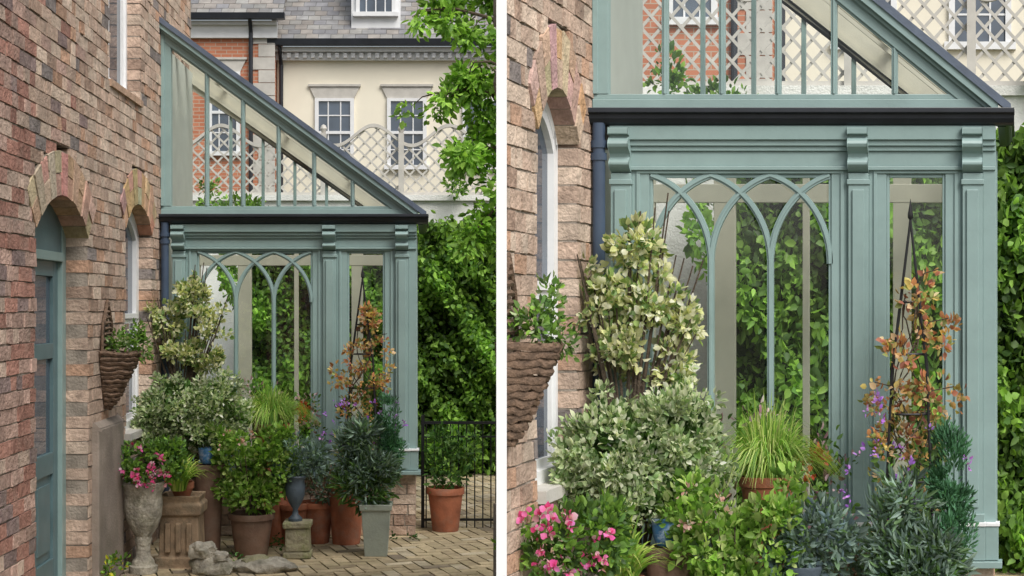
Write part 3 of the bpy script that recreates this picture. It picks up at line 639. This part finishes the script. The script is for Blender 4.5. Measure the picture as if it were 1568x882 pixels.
        for (a,b,c) in [((3.38,1.88,2.9),(3.0,1.5,3.5),(2.55,1.2,3.35)),((3.36,1.86,3.3),(2.9,1.4,4.0),(2.3,1.1,3.95)),((3.33,1.83,4.0),(2.9,1.3,4.7),(2.2,1.0,4.72)),((3.3,1.8,4.6),(2.9,1.3,5.1),(2.45,1.1,5.05)),((3.38,1.88,2.6),(3.1,1.4,3.0),(2.75,1.3,2.7)),((3.35,1.85,3.6),(3.05,1.3,4.2),(2.7,1.1,4.25))]:
            A,Bq,Cq=Vector(a),Vector(b),Vector(c); m.tube([A,A.lerp(Bq,.5)+Vector((0,0,.05)),Bq,Bq.lerp(Cq,.5)+Vector((0,0,.05)),Cq],[.035,.028,.02,.012,.005],'bark',6)
            for k in range(9):
                t=.35+k*.08; p=Bq.lerp(Cq,(t-.35)*1.5) if t>.35 else A.lerp(Bq,t)
                q=p+Vector((random.uniform(-.2,.1),random.uniform(-.2,.2),random.uniform(-.22,.18))); m.tube([p,p.lerp(q,.5)+Vector((0,0,.03)),q],[.008,.006,.003],'bark',4); tips.append(q)
        m.emit('trunk_and_limbs',E,smooth=True)
        reg=[(q.x,q.y,q.z,.11,.11,.11) for q in tips]+[(3.05,1.5,z,.28,.25,.3) for z in(2.6,3.1,3.6,4.1,4.6,5.1)]+[(2.95,1.5,5.0,.3,.2,.25)]*2
        foliage('leaves',reg,7000,.085,G_BRIGHT+[(.24,.40,.07)],E,ncl=330,cr=.085,shell=.2,asp=.3,up=-.4,bright=(.8,1.6))
    else:
        foliage('climbing_ivy',[(2.95,5.9,3.75,.15,.1,.25),(2.6,5.95,3.4,.2,.1,.1)],500,.07,G_BRIGHT,ncl=30,cr=.07)
# ------------------------------------------------------------------ place the two courtyards
def setM(x0,y0,sx,sy,sz,dx,z0):
    global M
    M=Matrix(((sx,sy*dx,0,x0),(0,sy,0,y0),(0,0,sz,z0),(0,0,0,1)))
setM(-3.008,12.2,1,1,1,-.0569,0)
build_house(-6.3,False); build_conservatory(); build_background(False); build_plants(False)
setM(.4425,7.74,1,.634,1.12,.356,-.05)
build_house(-2.13,True); build_conservatory(); build_background(True); build_plants(True)
M=Matrix.Identity(4)
# white slab standing for the blank band between the two courtyard views
m=MB()
a,b=-24/2178,-8/2178
m.add([(a*y,y,z) if s==0 else (b*y,y,z) for y in(5.9,6.35) for s in(0,1) for z in(0,3.7)],[(0,1,3,2),(4,6,7,5),(0,4,5,1),(2,3,7,6),(1,5,7,3),(0,2,6,4)],'divider')
m.emit('white_view_divider')
# ground and pavers
m=MB(); m.add([(-150,-100,-.012),(150,-100,-.012),(150,300,-.012),(-150,300,-.012)],[(0,1,2,3)],'ground'); m.emit('ground')
m=MB(); W=.112; c45=math.cos(.35); s45=math.sin(.35)
for i in range(-80,80):
    for j in range(-80,80):
        k=(i-j)%4
        if k==0: x0,y0,x1,y1=i,j,i+2,j+1
        elif k==3: x0,y0,x1,y1=i,j,i+1,j+2
        else: continue
        cx,cy=(x0+x1)/2*W,(y0+y1)/2*W
        X=cx*c45-cy*s45-.5; Y=cx*s45+cy*c45+12.5
        if not(-4.2<X<4.2 and 7.5<Y<17.2): continue
        g=.0075; vs=[]; z=random.uniform(-.003,.002); t=random.uniform(-.002,.002)
        r=random.random(); col=(.48,.39,.25) if r<.5 else ((.41,.33,.21) if r<.75 else ((.54,.46,.33) if r<.92 else (.27,.22,.16))); bb=random.uniform(.8,1.15)
        for zz in(-.03,0):
            for (xx,yy) in((x0*W+g,y0*W+g),(x1*W-g,y0*W+g),(x1*W-g,y1*W-g),(x0*W+g,y1*W-g)):
                vs.append((xx*c45-yy*s45-.5,xx*s45+yy*c45+12.5,zz+z+(t if xx<cx else -t)))
        m.add(vs,[(4,5,6,7),(0,1,5,4),(1,2,6,5),(2,3,7,6),(3,0,4,7)],'paver',tuple(q*bb for q in col))
m.emit('brick_paving')
# ------------------------------------------------------------------ light
w=bpy.data.worlds.new("World"); scene.world=w; w.use_nodes=True; nt=w.node_tree
bg=nt.nodes['Background']; sk=nt.nodes.new('ShaderNodeTexSky'); sk.sky_type='NISHITA'; sk.sun_disc=False
el=math.radians(50); az=math.radians(142)
sk.sun_elevation=el; sk.sun_rotation=az; sk.dust_density=4; sk.air_density=1.2
hs=nt.nodes.new('ShaderNodeHueSaturation'); hs.inputs['Saturation'].default_value=.5
nt.links.new(sk.outputs[0],hs.inputs['Color']); nt.links.new(hs.outputs[0],bg.inputs[0]); bg.inputs[1].default_value=.15
sl=bpy.data.lights.new('sun','SUN'); sl.energy=2.8; sl.angle=math.radians(34); sl.color=(1,.97,.92)
so=bpy.data.objects.new('sun',sl); scene.collection.objects.link(so)
d=Vector((math.sin(az)*math.cos(el),math.cos(az)*math.cos(el),math.sin(el))); so.rotation_euler=d.to_track_quat('Z','Y').to_euler()
cam=bpy.data.cameras.new('camera'); co=bpy.data.objects.new('camera',cam); scene.collection.objects.link(co)
co.location=(0,0,1.95); co.rotation_euler=(math.radians(90),0,0); cam.lens=50; cam.sensor_width=36; cam.shift_y=31/1568; cam.clip_end=1000
scene.camera=co
scene.view_settings.view_transform='Standard'; scene.view_settings.look='None'; scene.view_settings.exposure=0
